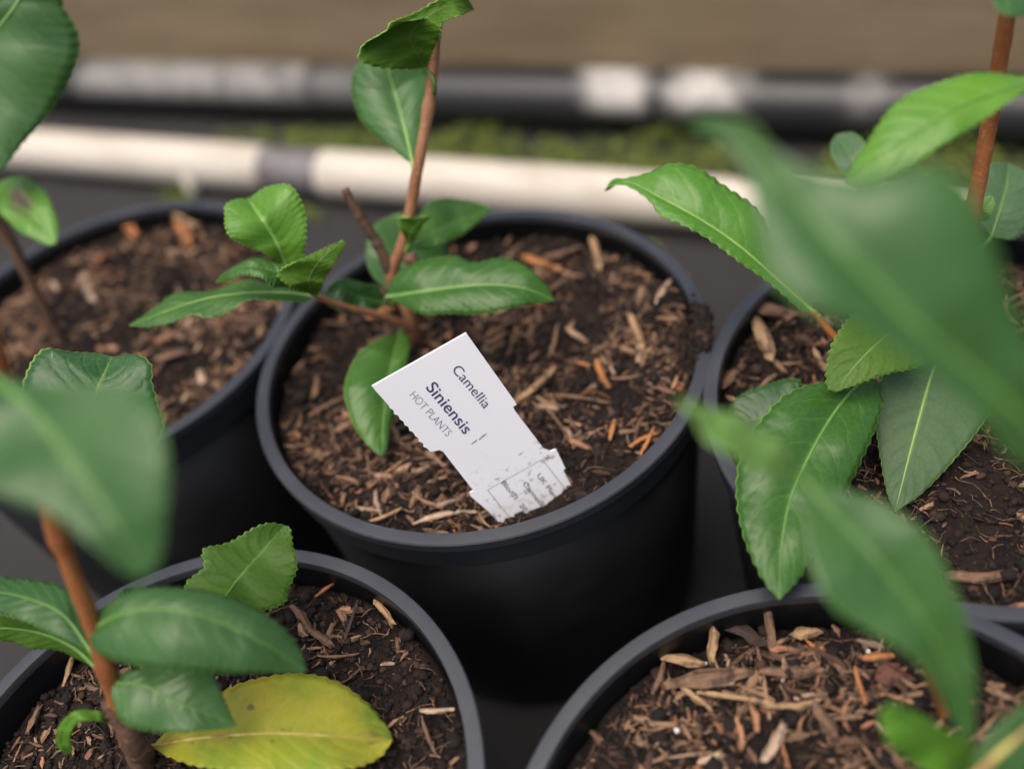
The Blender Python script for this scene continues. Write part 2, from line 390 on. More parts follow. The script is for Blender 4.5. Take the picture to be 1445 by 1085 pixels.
# ------------------------------------------------------------------ pots and compost
SEG = 112
def make_pot(name, c, R, label, group=None):
    root = empty(name, (c[0], c[1], GZ))
    H = -GZ
    k = R/.085
    r_top, t = R, .0030*k
    # rim: rounded lip, then a collar 12 mm deep that steps in to the wall
    rim = [(r_top-.0054*k, -.0185), (r_top-.0050*k, -.003), (r_top-.0050*k, -.0006), (r_top-.0047*k, 0.0), (r_top-.0022*k, .0001), (r_top-.0004*k, 0.0), (r_top, -.0005),
           (r_top-.0003*k, -.0040), (r_top-.0010*k, -.0046), (r_top-.0014*k, -.0052), (r_top-.0020*k, -.0140), (r_top-.0026*k, -.0155), (r_top-.0042*k, -.0160)]
    v, f = lathe([(r, z+H) for r, z in rim], SEG, True)
    sd_ = rnd.random()*50
    def warp(x, y, z):
        a = math.atan2(y, x); e = 1+.0045*math.sin(2*a+sd_)*(z/H)+.002*math.sin(3*a+sd_*2)*(z/H)
        return x*e, y*e, z
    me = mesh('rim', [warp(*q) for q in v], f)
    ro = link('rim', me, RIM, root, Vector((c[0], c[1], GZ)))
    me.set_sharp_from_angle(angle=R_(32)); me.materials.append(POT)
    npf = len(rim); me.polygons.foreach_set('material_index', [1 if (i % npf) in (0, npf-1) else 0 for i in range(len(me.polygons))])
    rb = R*.80
    wall = [(r_top-.0072*k, H-.0165), (r_top-.0046*k, H-.0165), (rb+.004, .020), (rb, .004), (rb-.002, 0), (rb-.0045, 0.001), (rb-.0045, .004), (rb-.0015, .02)]
    v, f = lathe(wall, SEG, True)
    link('wall', mesh('wall', [warp(*q) for q in v], f), POT, root, Vector((c[0], c[1], GZ)))
    base = [(.0, .0030), (rb-.004, .0030), (rb-.0035, .0055), (.0, .0055)]
    v, f = lathe(base, SEG, True)
    link('base', mesh('base', v, f), POT, root, Vector((c[0], c[1], GZ)))
    tag(root, label, 'plant pot', group)
    return root

def icosa():
    bm = bmesh.new(); bmesh.ops.create_icosphere(bm, subdivisions=1, radius=1)
    v = [q.co.copy() for q in bm.verts]; f = [tuple(x.index for x in p.verts) for p in bm.faces]; bm.free(); return v, f
ICO_V, ICO_F = icosa()

def chip_geo(L, W, T, rg, bend=.15, seg=4, rag=.5):
    """an irregular splinter of wood along x: pentagonal sections, ragged ends, bent and twisted."""
    v, f = [], []
    b1, b2, tw = rg.uniform(-bend, bend), rg.uniform(-bend, bend)*.6, rg.uniform(-.6, .6)
    ph = [rg.uniform(-.25, .25) for _ in range(5)]
    for i in range(seg+1):
        t = i/seg; x = (t-.5)*L
        wsc = (.45+.55*math.sin(math.pi*min(max(t*.9+.05, 0), 1))**.6)*rg.uniform(.75, 1.15)
        yo, zo = b1*L*(4*(t-.5)**2-.4), b2*L*(4*(t-.5)**2-.4)
        for k in range(5):
            a = 2*math.pi*k/5+ph[k]*.6+tw*t
            rr = rg.uniform(.72, 1.12)
            xx = x+(rg.uniform(-rag, rag)*W if i in (0, seg) else rg.uniform(-.15, .15)*W)
            v.append(Vector((xx, yo+math.cos(a)*W*.5*wsc*rr, zo+math.sin(a)*T*.5*wsc*rr)))
    for i in range(seg):
        for k in range(5):
            k2 = (k+1) % 5; f.append((i*5+k, i*5+k2, (i+1)*5+k2, (i+1)*5+k))
    f.append((4, 3, 2, 1, 0)); f.append(tuple(seg*5+k for k in range(5)))
    return v, f
CHIPS = []
for i in range(48):
    rg = random.Random(100+i)
    kind = i % 6
    if kind == 0: L, W, T, b = rg.uniform(.010, .016), rg.uniform(.0012, .0020), .0010, .16
    elif kind == 1: L, W, T, b = rg.uniform(.006, .010), rg.uniform(.0028, .0042), .0012, .08
    elif kind == 2: L, W, T, b = rg.uniform(.0045, .008), rg.uniform(.0018, .0028), .0015, .12
    elif kind == 3: L, W, T, b = rg.uniform(.007, .012), rg.uniform(.0018, .0030), .0014, .2
    elif kind == 4: L, W, T, b = rg.uniform(.004, .006), rg.uniform(.0026, .0040), .0018, .05
    else: L, W, T, b = rg.uniform(.008, .013), rg.uniform(.0024, .0036), .0012, .12
    vv, ff = chip_geo(L, W, T, rg, b)
    me = mesh('wood_chip', vv, ff); me.materials.append(CHIP)
    CHIPS.append((me, L, kind))

POTS = {}
def soil_h(key, x, y):
    p = POTS[key]; lx, ly = x-p['c'][0], y-p['c'][1]
    h = p['z']+p['amp']*(.65*noise.noise(Vector((x*38, y*38, p['s'])))+.35*noise.noise(Vector((x*95, y*95, p['s']+3))))
    for (mx, my, mr, mh) in p.get('mounds', ()):
        h += mh*math.exp(-((x-mx)**2+(y-my)**2)/(mr*mr))
    return h
def place(me, name, parent, x, y, z, rot, scale=1.0):
    o = bpy.data.objects.new(name, me); C.objects.link(o)
    o.parent = parent; o.matrix_parent_inverse = Matrix.Translation(parent.location).inverted()
    o.location = (x, y, z); o.rotation_euler = rot; o.scale = (scale,)*3
    return o
def make_compost(key, label, group):
    p = POTS[key]; p['patch'] = lambda x, y: min(1, max(.04, .52+1.9*noise.noise(Vector((x*42, y*42, p['s']*3.3)))))
    cx, cy = p['c']; R = p['R']; rg = random.Random(p['s'])
    root = empty('potting_compost', (cx, cy, p['z']))
    tag(root, label, 'compost', group)
    ri = R-.0056*(R/.085)
    NR, NA = 58, 170
    v, f = [Vector((cx, cy, soil_h(key, cx, cy)))], []
    def bumpy(x, y):
        q = Vector((x*420, y*420, p['s'])); return .0011*noise.noise(q)+.0006*noise.noise(q*2.3)
    for i in range(1, NR+1):
        r = ri*i/NR
        for j in range(NA):
            a = 2*math.pi*j/NA; x, y = cx+r*math.cos(a), cy+r*math.sin(a)
            z = soil_h(key, x, y)+bumpy(x, y)
            if i == NR: z -= .0015
            v.append(Vector((x, y, z)))
    n0 = len(v)
    for j in range(NA):                                  # a skirt that carries the bed down the pot
        a = 2*math.pi*j/NA; v.append(Vector((cx+(ri-.003)*math.cos(a), cy+(ri-.003)*math.sin(a), p['z']-.03)))
    for j in range(NA): f.append((0, 1+j, 1+(j+1) % NA))
    for i in range(NR):
        a0 = 1+i*NA; b0 = a0+NA
        for j in range(NA): f.append((a0+j, b0+j, b0+(j+1) % NA, a0+(j+1) % NA))
    f.append(tuple(reversed(range(n0, n0+NA))))
    o = link('soil_bed', mesh('soil_bed', v, f), SOIL, root)
    # crumbs too small to pick apart
    def spot(rmax=1.0):
        a, r = rg.uniform(0, 2*math.pi), (ri*rmax)*math.sqrt(rg.random()); return cx+r*math.cos(a), cy+r*math.sin(a)
    def near_view(x, y, m=900):
        q = pix(Vector((x, y, -.012))); return -m < q[0] < IW+m and -m < q[1] < IH+m
    v, f = [], []
    for _ in range(p['crumbs']):
        x, y = spot(.985)
        if not near_view(x, y): continue
        s = .00035+.0011*rg.random()**3+(.0014 if rg.random() < .03 else 0)
        c0 = Vector((x, y, soil_h(key, x, y)+s*rg.uniform(0, .8))); b0 = len(v)
        e = Vector((rg.uniform(.7, 1.3), rg.uniform(.7, 1.3), rg.uniform(.6, 1.0)))
        for q in ICO_V:
            k = rg.uniform(.75, 1.2); v.append(c0+Vector((q.x*e.x, q.y*e.y, q.z*e.z))*s*k)
        f += [tuple(b0+i for i in t) for t in ICO_F]
    o = link('soil_crumbs', mesh('soil_crumbs', v, f), CRUMB, root); o['kind'] = 'stuff'
    # splinters and root fibres too small to pick apart
    v, f = [], []
    for _ in range(p['splinters']):
        x, y = spot(.97)
        if not near_view(x, y): continue
        if p['patch'](x, y) < rg.random(): continue
        L = rg.uniform(.0018, .0062)*p['size']; W = rg.uniform(.0004, .0016)*p['size']
        cv, cf = chip_geo(L, W, W*.6, rg, .2, 2, .3)
        m = Matrix.Translation((x, y, soil_h(key, x, y)+rg.uniform(.0002, .0014))) @ Matrix.Rotation(rg.uniform(0, 6.28), 4, 'Z') @ Matrix.Rotation(rg.gauss(0, .3), 4, 'Y')
        b0 = len(v); v += [m @ q for q in cv]; f += [tuple(b0+i for i in t) for t in cf]
    for _ in range(p['fibres']):
        x, y = spot(.95)
        if not near_view(x, y): continue
        a = rg.uniform(0, 6.28); L = rg.uniform(.004, .014); pts = []; z0 = rg.uniform(.0004, .0020)
        for k in range(6):
            pts.append(Vector((x, y, soil_h(key, x, y)+z0+.0012*math.sin(k*.9+a)))); a += rg.gauss(0, .35); x += math.cos(a)*L/5; y += math.sin(a)*L/5
            if math.hypot(x-cx, y-cy) > ri*.97: break
        if len(pts) < 3: continue
        r0 = rg.uniform(.00010, .00026)
        tv, tf = tube_geo(pts, lambda t: r0*(1-.5*t), 4, True); b0 = len(v); v += tv; f += [tuple(b0+i for i in t) for t in tf]
    o = link('root_fibres', mesh('root_fibres', v, f), SPLIN, root, smooth=False); o['kind'] = 'stuff'
    # the chips one can pick apart
    n = 0; tries = 0; lim = .93
    while n < p['chips'] and tries < 6000:
        tries += 1
        x, y = spot(.96)
        if not near_view(x, y, 60): continue
        if p.get('sparse') and p['sparse'](x, y) < rg.random(): continue
        if p['patch'](x, y)+.12 < rg.random(): continue
        me, L, kind = CHIPS[rg.randrange(len(CHIPS))]
        s = p['size']*rg.uniform(.55, 1.15)
        yaw = rg.uniform(0, 6.28)
        out = max(math.hypot(x+math.cos(yaw)*L*s*k-cx, y+math.sin(yaw)*L*s*k-cy) for k in (-.5, .5))
        if out > ri*.985: continue
        z = soil_h(key, x, y)+rg.uniform(.0004, .0022)
        place(me, 'wood_chip', root, x, y, z, (rg.gauss(0, .5), rg.gauss(0, .26), yaw), s)
        n += 1
    return root
def special(key, root, pts, W, T, mat, seg=5, lift=.002, name='wood_chip', seed=0, tilt=None):
    """a chip that can be told apart: its two ends as seen in the photograph, lying on the compost."""
    (ax, ay), (bx, by) = pts
    p = POTS[key]
    a = G(ax, ay, p['z']); a.z = soil_h(key, a.x, a.y)+lift
    b = G(bx, by, p['z']); b.z = soil_h(key, b.x, b.y)+lift
    if tilt: b = P(bx, by, (b-Vector((0, 0, CAMZ))).dot(fwd)-tilt)
    d = b-a; rg = random.Random(seed+int(ax))
    v, f = chip_geo(d.length, W, T, rg, .06, seg, .35)
    me = mesh(name, v, f); me.materials.append(CH[mat])
    o = bpy.data.objects.new(name, me); C.objects.link(o); o.parent = root
    o.matrix_parent_inverse = Matrix.Translation(root.location).inverted()
    o.matrix_basis = Matrix.Translation((a+b)/2) @ d.to_track_quat('X', 'Z').to_matrix().to_4x4()
    return o

POTS['C'] = dict(c=(-.0091, .2745), R=.0846, z=-.0105, amp=.005, s=11, crumbs=6500, splinters=3300, fibres=260, chips=298, size=0.96,
                 mounds=[(.069, .279, .014, .0105), (-.05, .235, .03, .003)])
POTS['R'] = dict(c=(.1392, .1986), R=.0832, z=-.0115, amp=.006, s=12, crumbs=6000, splinters=1800, fibres=700, chips=170, size=0.9,
                 sparse=lambda x, y: .95 if y > .215 else .35)
POTS['L'] = dict(c=(-.1589, .3519), R=.084, z=-.0095, amp=.006, s=13, crumbs=5000, splinters=3600, fibres=120, chips=290, size=1.0)
POTS['BL'] = dict(c=(-.1145, .133), R=.0823, z=-.0115, amp=.005, s=14, crumbs=10000, splinters=1200, fibres=520, chips=150, size=0.68)
POTS['BR'] = dict(c=(.0434, .0689), R=.0821, z=-.0125, amp=.006, s=15, crumbs=8500, splinters=2800, fibres=420, chips=250, size=.86)
PG, CG = 'black nursery pots on the ground fabric', 'compost in the pots'
for key, lab, cl in (('C', 'black plastic pot that holds the white plant label', 'brown bark compost around the white plant label'),
                     ('R', 'black plastic pot touching the label pot at its soil-covered rim, below the large blurred leaf', 'dark crumbly compost with two thick bark chunks and fine roots'),
                     ('L', 'black plastic pot of bark compost nearest the coupling of the white pipe', 'blurred reddish bark compost beside the pale coupling of the pipe'),
                     ('BL', 'black plastic pot with the yellow leaf inside', 'fine dark fibrous compost under the yellow leaf'),
                     ('BR', 'black plastic pot full of coarse shredded bark, without a label', 'coarse shredded bark compost with white perlite grains')):
    p = POTS[key]; make_pot('plant_pot', p['c'], p['R'], lab, PG)
    p['root'] = make_compost(key, cl, CG)
S = lambda k, *a, **kw: special(k, POTS[k]['root'], *a, **kw)
S('C', ((728, 586), (786, 526)), .0036, .0026, 'tan', lift=.003); S('C', ((842, 516), (858, 552)), .0030, .0016, 'orange')
S('C', ((890, 636), (930, 612)), .0022, .0014, 'orange', lift=.0035); S('C', ((905, 648), (925, 606)), .0016, .0012, 'orange', lift=.004); S('C', ((862, 628), (868, 600)), .0022, .0014, 'orange')
S('C', ((836, 340), (848, 388)), .0040, .0018, 'tan', lift=.004); S('C', ((770, 372), (822, 356)), .0034, .0018, 'brown', lift=.003); S('C', ((738, 364), (790, 384)), .0042, .0020, 'orange', lift=.002)
S('C', ((892, 455), (906, 500)), .0042, .0016, 'tan'); S('C', ((928, 450), (948, 424)), .0030, .0016, 'pale'); S('C', ((945, 402), (972, 398)), .0034, .0016, 'tan')
S('C', ((590, 745), (672, 726)), .0024, .0012, 'pale', lift=.0025); S('C', ((528, 745), (570, 728)), .0024, .0014, 'tan'); S('C', ((520, 455), (562, 440)), .0046, .0016, 'orange', lift=.003)
S('C', ((775, 560), (860, 570)), .0016, .0012, 'brown'); S('C', ((772, 580), (806, 625)), .0014, .0010, 'brown'); S('C', ((440, 590), (490, 566)), .0030, .0014, 'brown')
S('BR', ((1015, 882), (1078, 910)), .0052, .0018, 'dark', lift=.003); S('BR', ((1094, 928), (1080, 842)), .0030, .0016, 'brown', lift=.001, tilt=.010); S('BR', ((1004, 932), (1010, 884)), .0042, .0018, 'tan', tilt=.006)
S('BR', ((940, 934), (990, 940)), .0040, .0014, 'tan', lift=.0035); S('BR', ((985, 984), (1100, 1010)), .0020, .0014, 'tan', lift=.004); S('BR', ((1100, 1010), (1162, 994)), .0030, .0014, 'tan', lift=.003)
S('BR', ((945, 975), (1060, 950)), .0055, .0020, 'brown', lift=.0025); S('BR', ((1072, 952), (1160, 955)), .0040, .0016, 'brown', lift=.003); S('BR', ((1120, 900), (1155, 895)), .0046, .0018, 'tan', lift=.004)
S('BR', ((1235, 950), (1278, 965)), .0085, .0040, 'rust', lift=.002); S('BR', ((1215, 938), (1258, 932)), .0030, .0014, 'orange', lift=.003); S('BR', ((1148, 1002), (1180, 1045)), .0044, .0018, 'brown', lift=.003)
S('BR', ((1080, 1085), (1108, 1030)), .0034, .0016, 'pale', lift=.003); S('BR', ((925, 995), (940, 940)), .0016, .0012, 'brown', lift=.004); S('BR', ((965, 978), (1005, 1010)), .0018, .0012, 'tan', lift=.003)
S('BR', ((985, 1078), (1018, 1068)), .0026, .0014, 'pale', lift=.003); S('BR', ((1205, 950), (1220, 1000)), .0018, .0012, 'orange', lift=.003)
S('R', ((1338, 824), (1432, 822)), .0042, .0020, 'brown', lift=.002); S('R', ((1068, 470), (1088, 520)), .0058, .0030, 'tan', lift=.005); S('R', ((1055, 446), (1118, 462)), .0085, .0035, 'brown', lift=.005); S('R', ((1020, 545), (1045, 525)), .0050, .002, 'brown')
S('R', ((1148, 500), (1166, 525)), .0026, .0014, 'tan'); S('R', ((1372, 600), (1390, 575)), .0020, .0012, 'tan', lift=.004)
S('BL', ((420, 862), (440, 895)), .0030, .0014, 'brown', lift=.003); S('BL', ((438, 892), (478, 922)), .0026, .0014, 'brown', lift=.003); S('BL', ((495, 912), (512, 860)), .0016, .0012, 'dark', lift=.004)
S('BL', ((600, 1014), (645, 1012)), .0019, .0010, 'pale', lift=.004); S('BL', ((598, 1018), (618, 1072)), .0012, .0010, 'brown', lift=.003); S('BL', ((42, 1035), (60, 1000)), .0030, .0014, 'brown', lift=.003); S('BL', ((95, 972), (108, 930)), .0022, .0012, 'tan', lift=.003)
S('BL', ((450, 850), (475, 830)), .0014, .0010, 'orange', lift=.004); S('BL', ((535, 858), (560, 890)), .0028, .0010, 'tan', lift=.004); S('BL', ((425, 885), (432, 898)), .0036, .0014, 'tan'); S('BL', ((455, 935), (510, 930)), .0014, .001, 'brown', lift=.003)
S('L', ((196, 338), (176, 318)), .0050, .0020, 'orange', lift=.004); S('L', ((118, 390), (132, 425)), .0060, .0025, 'pale', lift=.003); S('L', ((255, 320), (270, 350)), .0060, .002, 'orange', lift=.003); S('L', ((240, 305), (280, 330)), .005, .002, 'tan', lift=.005); S('L', ((225, 520), (272, 508)), .0055, .002, 'brown', lift=.003)
for px, py in ((957, 1038), (925, 985), (996, 936), (1225, 924)):
    p = POTS['BR']; g = G(px, py, p['z']); g.z = soil_h('BR', g.x, g.y)+.0022; s = rnd.uniform(.0005, .0007) if px != 957 else .0010
    me = mesh('perlite_grain', [g-Vector(g)+q*s*rnd.uniform(.55, 1.25) for q in ICO_V], ICO_F); me.materials.append(PERL)
    place(me, 'perlite_grain', p['root'], g.x, g.y, g.z, (0, 0, 0))

rg = random.Random(77); v, f = [], []
ce = POTS['C']['c']; gsp = G(1003, 462, 0); a_sp = math.atan2(gsp.y-ce[1], gsp.x-ce[0])
for _ in range(480):
    a = a_sp+rg.gauss(0, .07); r = POTS['C']['R']-.004+rg.gauss(0, .0028); s_ = .0005+.0012*rg.random()**2
    x, y = ce[0]+r*math.cos(a), ce[1]+r*math.sin(a)
    if r > POTS['C']['R']+.0005: continue
    z = max(soil_h('C', x, y), 0 if r > POTS['C']['R']-.005 else -1)+s_*rg.uniform(.1, 1.2)+.0022*max(0, 1-abs(a-a_sp)/.11)*rg.random()
    b0 = len(v); v += [Vector((x, y, z))+q*s_*rg.uniform(.7, 1.2) for q in ICO_V]; f += [tuple(b0+i for i in t) for t in ICO_F]
o = link('spilled_crumbs', mesh('spilled_crumbs', v, f), CRUMB, POTS['C']['root']); o['kind'] = 'stuff'

# ------------------------------------------------------------------ plants
def Q(p, default=None):
    """(px, py, depth) or (px, py, 'z', height) -> point."""
    return G(p[0], p[1], p[3]) if len(p) == 4 else P(*p)
def stem(root, pts, r0, r1, mat, name='stem', sides=12, wob=.12, nodes=()):
    path = catmull([Q(p) for p in pts], max(24, 10*len(pts)))
    def rad(t):
        r = r0+(r1-r0)*t
        for nn in nodes: r += r0*.2*math.exp(-((t-nn)/.02)**2)
        return r
    v, f = tube_geo(path, rad, sides, True, wob, rnd.random()*9)
    return link(name, mesh(name, v, f), BK[mat], root)
TEETH = 23
def leaf(root, mid, L, R, mat='mid', under=False, d=None, eL=0.0, eR=0.0, pet=None, rib='green', ribr=.00055, teeth=.00045, wave=.0008, cup=.0, name='leaf', tipz=False):
    """a leaf lofted from left margin, midrib and right margin (base to tip); d holds the depth of each midrib point."""
    n = 112; mseg = 7
    if d is None: raise ValueError
    dd = catmull([(i, x, 0) for i, x in enumerate([float(x) for x in d])], n)
    dep = [q[1] for q in dd]
    def dens(pts): return catmull([(p[0], p[1], 0) for p in pts], n)
    # depth values follow the midrib points' own share of its length
    ml = [0]
    for a, b in zip(mid[:-1], mid[1:]): ml.append(ml[-1]+math.hypot(a[0]-b[0], a[1]-b[1]))
    def dm(t):
        s = t*ml[-1]; k = 0
        while k < len(ml)-2 and ml[k+1] < s: k += 1
        h = (s-ml[k])/(ml[k+1]-ml[k]); h = h*h*(3-2*h)*.5+h*.5
        return d[k]+(d[k+1]-d[k])*h
    M2, L2, R2 = dens(mid), dens([mid[0]]+list(L)+[mid[-1]]), dens([mid[0]]+list(R)+[mid[-1]])
    MP = [P(q.x, q.y, dm(i/(n-1))) for i, q in enumerate(M2)]
    def edge(E, e):
        out = []
        for i, q in enumerate(E):
            t = i/(n-1); out.append(P(q.x, q.y, dm(t)+e*math.sin(math.pi*t)**.7))
        return out
    LP, RP = edge(L2, eL), edge(R2, eR)
    sd_ = rnd.random()*100
    top = []; uvs = []
    sgn = None
    for i in range(n):
        t = i/(n-1); m = MP[i]
        tang = (MP[min(i+1, n-1)]-MP[max(i-1, 0)]).normalized()
        lat = (RP[i]-LP[i]); nn = lat.cross(tang)
        nn = nn.normalized() if nn.length > 1e-9 else fwd
        if sgn is None or i == n//2: pass
        if nn.dot(m-Vector((0, 0, CAMZ))) > 0: nn = -nn       # towards the camera
        env = math.sin(math.pi*t)**.5
        row = []
        for side, E in ((-1, LP), (1, RP)):
            e = E[i]; wv = (e-m).length
            tooth = ((t*TEETH+sd_) % 1.0); tooth = (tooth if tooth < .72 else (1-tooth)/.28*.72)/.72
            amp = teeth*1.5*(1 if .06 < t < .985 else 0)*min(1, wv/.004)
            if wv > 1e-6: e = e+(e-m).normalized()*amp*(tooth-.5)*rnd.uniform(.75, 1.25)
            e = e+nn*wave*env*(math.sin(t*16+sd_+side)*.6+noise.noise(Vector((t*5, side*3, sd_)))*1.2)
            pts = []
            for k in range(1, mseg+1):
                s = k/mseg
                bul = cup*wv*math.sin(math.pi*s)*env+.10*wv*math.sin(math.pi*s)*env*(.4+.6*noise.noise(Vector((t*3+sd_, side*2.0, 1))))
                quil = .00012*env*math.sin(math.pi*s)*math.sin((t*9.5-s**1.3*2.1)*2*math.pi)
                pts.append((m.lerp(e, s)+nn*(bul*(1 if not under else .6)+quil), s))
            row.append(pts)
        line = [(q, .5-.5*s) for q, s in reversed(row[0])]+[(m-nn*(.00015 if not under else -.0001), .5)]+[(q, .5+.5*s) for q, s in row[1]]
        top.append([q for q, s in line]); uvs.append([(s, t) for q, s in line])
    W = 2*mseg+1
    # face normals and the underside
    vis = [q for r in top for q in r]; tuv = [q for r in uvs for q in r]
    nrm = []
    for i in range(n):
        for j in range(W):
            a = top[min(i+1, n-1)][j]-top[max(i-1, 0)][j]; b = top[i][min(j+1, W-1)]-top[i][max(j-1, 0)]
            q = b.cross(a); nrm.append(q.normalized() if q.length > 1e-12 else Vector((0, 0, 1)))
    # overall facing from the middle of the leaf
    k = (n//2)*W+mseg+3
    flip = nrm[k].dot(vis[k]-Vector((0, 0, CAMZ))) > 0          # nrm points away from the camera
    th = .00034
    back = [v_-(q if not flip else -q)*th for v_, q in zip(vis, nrm)]
    verts = vis+back; nv = len(vis); faces = []; fm = []; fuv = []
    seen, hid = (1, 0) if under else (0, 1)
    for i in range(n-1):
        for j in range(W-1):
            a, b, c, e = i*W+j, i*W+j+1, (i+1)*W+j+1, (i+1)*W+j
            q = (a, b, c, e)
            faces.append(q if not flip else q[::-1]); fm.append(seen)
            q2 = tuple(x+nv for x in q); faces.append(q2[::-1] if not flip else q2); fm.append(hid)
    ring = [(i*W, (i+1)*W) for i in range(n-1)]+[((i+1)*W+W-1, i*W+W-1) for i in range(n-1)]
    for a, b in ring:
        q = (a, b, b+nv, a+nv); faces.append(q if not flip else q[::-1]); fm.append(0)
    me = mesh(name, verts, faces)
    uvl = me.uv_layers.new(name='UVMap'); lu = tuv+tuv
    for lp in me.loops: uvl.data[lp.index].uv = lu[lp.vertex_index]
    tm, um = LM[mat]; o = link(name, me, [tm, um], root)
    me.polygons.foreach_set('material_index', fm)
    # midrib with its petiole, one tapering tube
    path = list(MP[::3])+[MP[-1]]
    if pet: path = catmull([Q(p) for p in pet]+[MP[0], MP[3]], 14)[:-1]+path[1:]
    np_ = len(path); pf = 13/np_ if pet else 0
    ribr *= .62
    vv, ff = tube_geo(path, lambda t: ribr*(2.3-.5*min(1, t/max(pf, .01))) if t < pf else ribr*(1.4-1.25*((t-pf)/(1-pf))**.8), 8, True, 0)
    link('midrib', mesh('midrib', vv, ff), RM[rib], o)
    return o
def plant(name, pos, label):
    o = empty(name, pos); tag(o, label, 'plant', 'young tea plants in the pots'); return o
def on(key, px, py, dz=-.004): return (px, py, 'z', POTS[key]['z']+dz)

# --- plant in the label pot
pc = plant('tea_plant', G(588, 478, POTS['C']['z']), 'tea seedling with a cut twig, growing behind the white plant label')
stem(pc, [on('C', 590, 486), (582, 455, .386), (566, 420, .380), (553, 388, .373), (572, 330, .364), (590, 235, .352), (606, 140, .342), (620, 0, .328), (628, -70, .32)], .0024, .0016, 'red', wob=.10, nodes=(.27, .68))
stem(pc, [(560, 405, .377), (548, 378, .371), (530, 340, .366), (505, 300, .36), (487, 267, .355)], .0022, .00145, 'dark', 'cut_twig', wob=.3, nodes=(.45, .75))
stem(pc, [(580, 462, .387), (540, 446, .375), (490, 434, .362), (446, 419, .351)], .0016, .0011, 'red', 'branch')
g = P(580, 366, .364)
bv = [q*.0042*(.8+.45*noise.noise(q*3.1)) for q in catmull([(0, 0, 0), (1, 0, 0)], 2)]
bm = bmesh.new(); bmesh.ops.create_icosphere(bm, subdivisions=3, radius=1)
for q in bm.verts: q.co = g+q.co*.0030*(.75+.5*abs(noise.noise(q.co*2.6)))
me = bpy.data.meshes.new('bud'); bm.to_mesh(me); bm.free(); link('bud', me, BK['dark'], pc)
leaf(pc, [(548, 408), (560, 370), (580, 335), (602, 315)], [(525, 388), (517, 350), (530, 318), (560, 301), (588, 305)], [(585, 412), (624, 392), (633, 357), (622, 330)], 'teal', d=[.378, .39, .398, .40], pet=[(556, 402, .376)])
leaf(pc, [(578, 350), (610, 330), (650, 311), (694, 294)], [(584, 320), (600, 292), (625, 279), (655, 281), (680, 289)], [(600, 352), (635, 342), (665, 322), (685, 304)], 'mid', d=[.368, .376, .385, .392], eL=.006, eR=-.002, pet=[(570, 358, .368)], rib='green', cup=.1)
leaf(pc, [(577, 346), (580, 328), (590, 316), (608, 304)], [(566, 326), (563, 309), (575, 306), (592, 308)], [(586, 338), (593, 325), (603, 311)], 'bright', True, d=[.364, .358, .356, .358], eL=-.003, eR=.002, pet=[(572, 355, .366)], teeth=.0001)
leaf(pc, [(543, 428), (510, 420), (480, 408), (452, 422)], [(535, 404), (515, 402), (488, 393), (468, 400)], [(528, 441), (492, 443), (465, 432)], 'dark', d=[.377, .372, .366, .364], pet=[(562, 425, .381)], wave=.0015, rib='dark')
leaf(pc, [(583, 233), (571, 180), (557, 130), (546, 92), (545, 74)], [(560, 216), (528, 190), (506, 165), (495, 125), (500, 98), (520, 80)], [(597, 205), (606, 165), (608, 120), (597, 88), (570, 74)], 'teal', d=[.352, .360, .366, .363, .358], eL=.004, eR=.004, pet=[(588, 247, .353)], rib='pale', ribr=.0008, teeth=.0003, cup=.12)
leaf(pc, [(600, 97), (588, 72), (580, 50), (602, 26), (640, 8), (669, 14)], [(575, 98), (535, 95), (507, 86), (514, 66), (540, 42), (580, 20), (625, -2), (655, -3)], [(607, 85), (617, 58), (625, 30), (645, 24), (660, 18)], 'bright', True, d=[.338, .330, .325, .318, .322, .334], eL=-.004, eR=-.001, pet=[(613, 132, .3400), (613, 118, .3365), (607, 105, .3365)], rib='dark', teeth=.0006, wave=.0012, cup=-.18)
leaf(pc, [(404, 374), (392, 345), (372, 312), (353, 286), (350, 279)], [(383, 362), (345, 346), (322, 330), (316, 306), (318, 288), (335, 281)], [(425, 374), (431, 345), (432, 310), (425, 283), (408, 262), (376, 264), (356, 276)], 'bright', d=[.352, .346, .342, .347, .351], eL=-.004, eR=-.003, pet=[(448, 420, .352), (428, 402, .353)], rib='pale', ribr=.0007, cup=.05)
leaf(pc, [(443, 418), (400, 413), (340, 414), (280, 424), (225, 443), (182, 459)], [(425, 405), (380, 400), (320, 402), (262, 412), (225, 430), (196, 448)], [(430, 426), (390, 425), (350, 423), (322, 438), (295, 450), (270, 446), (238, 456), (205, 461)], 'mid', d=[.352, .350, .347, .346, .347, .35], eL=.006, eR=-.004, pet=[(450, 421, .353)], rib='pale', ribr=.0006, wave=.0016)
leaf(pc, [(438, 414), (415, 396), (390, 384), (355, 377), (325, 384), (304, 399)], [(442, 392), (430, 374), (400, 369), (365, 367), (335, 372), (315, 384)], [(420, 411), (400, 406), (381, 404), (362, 393), (345, 388), (325, 396)], 'mid', d=[.349, .341, .336, .334, .337, .342], eL=.004, eR=-.002, pet=[(448, 420, .352)], rib='dark', ribr=.0004, teeth=.0006, wave=.0016, cup=.15)
leaf(pc, [(447, 419), (436, 396), (452, 368), (485, 340)], [(424, 411), (392, 390), (400, 378), (432, 362), (466, 346)], [(453, 407), (466, 382), (479, 361), (487, 346)], 'bright', True, d=[.350, .336, .332, .335], eL=-.002, eR=.002, pet=[(450, 422, .353)], rib='dark', teeth=.0007, wave=.001)
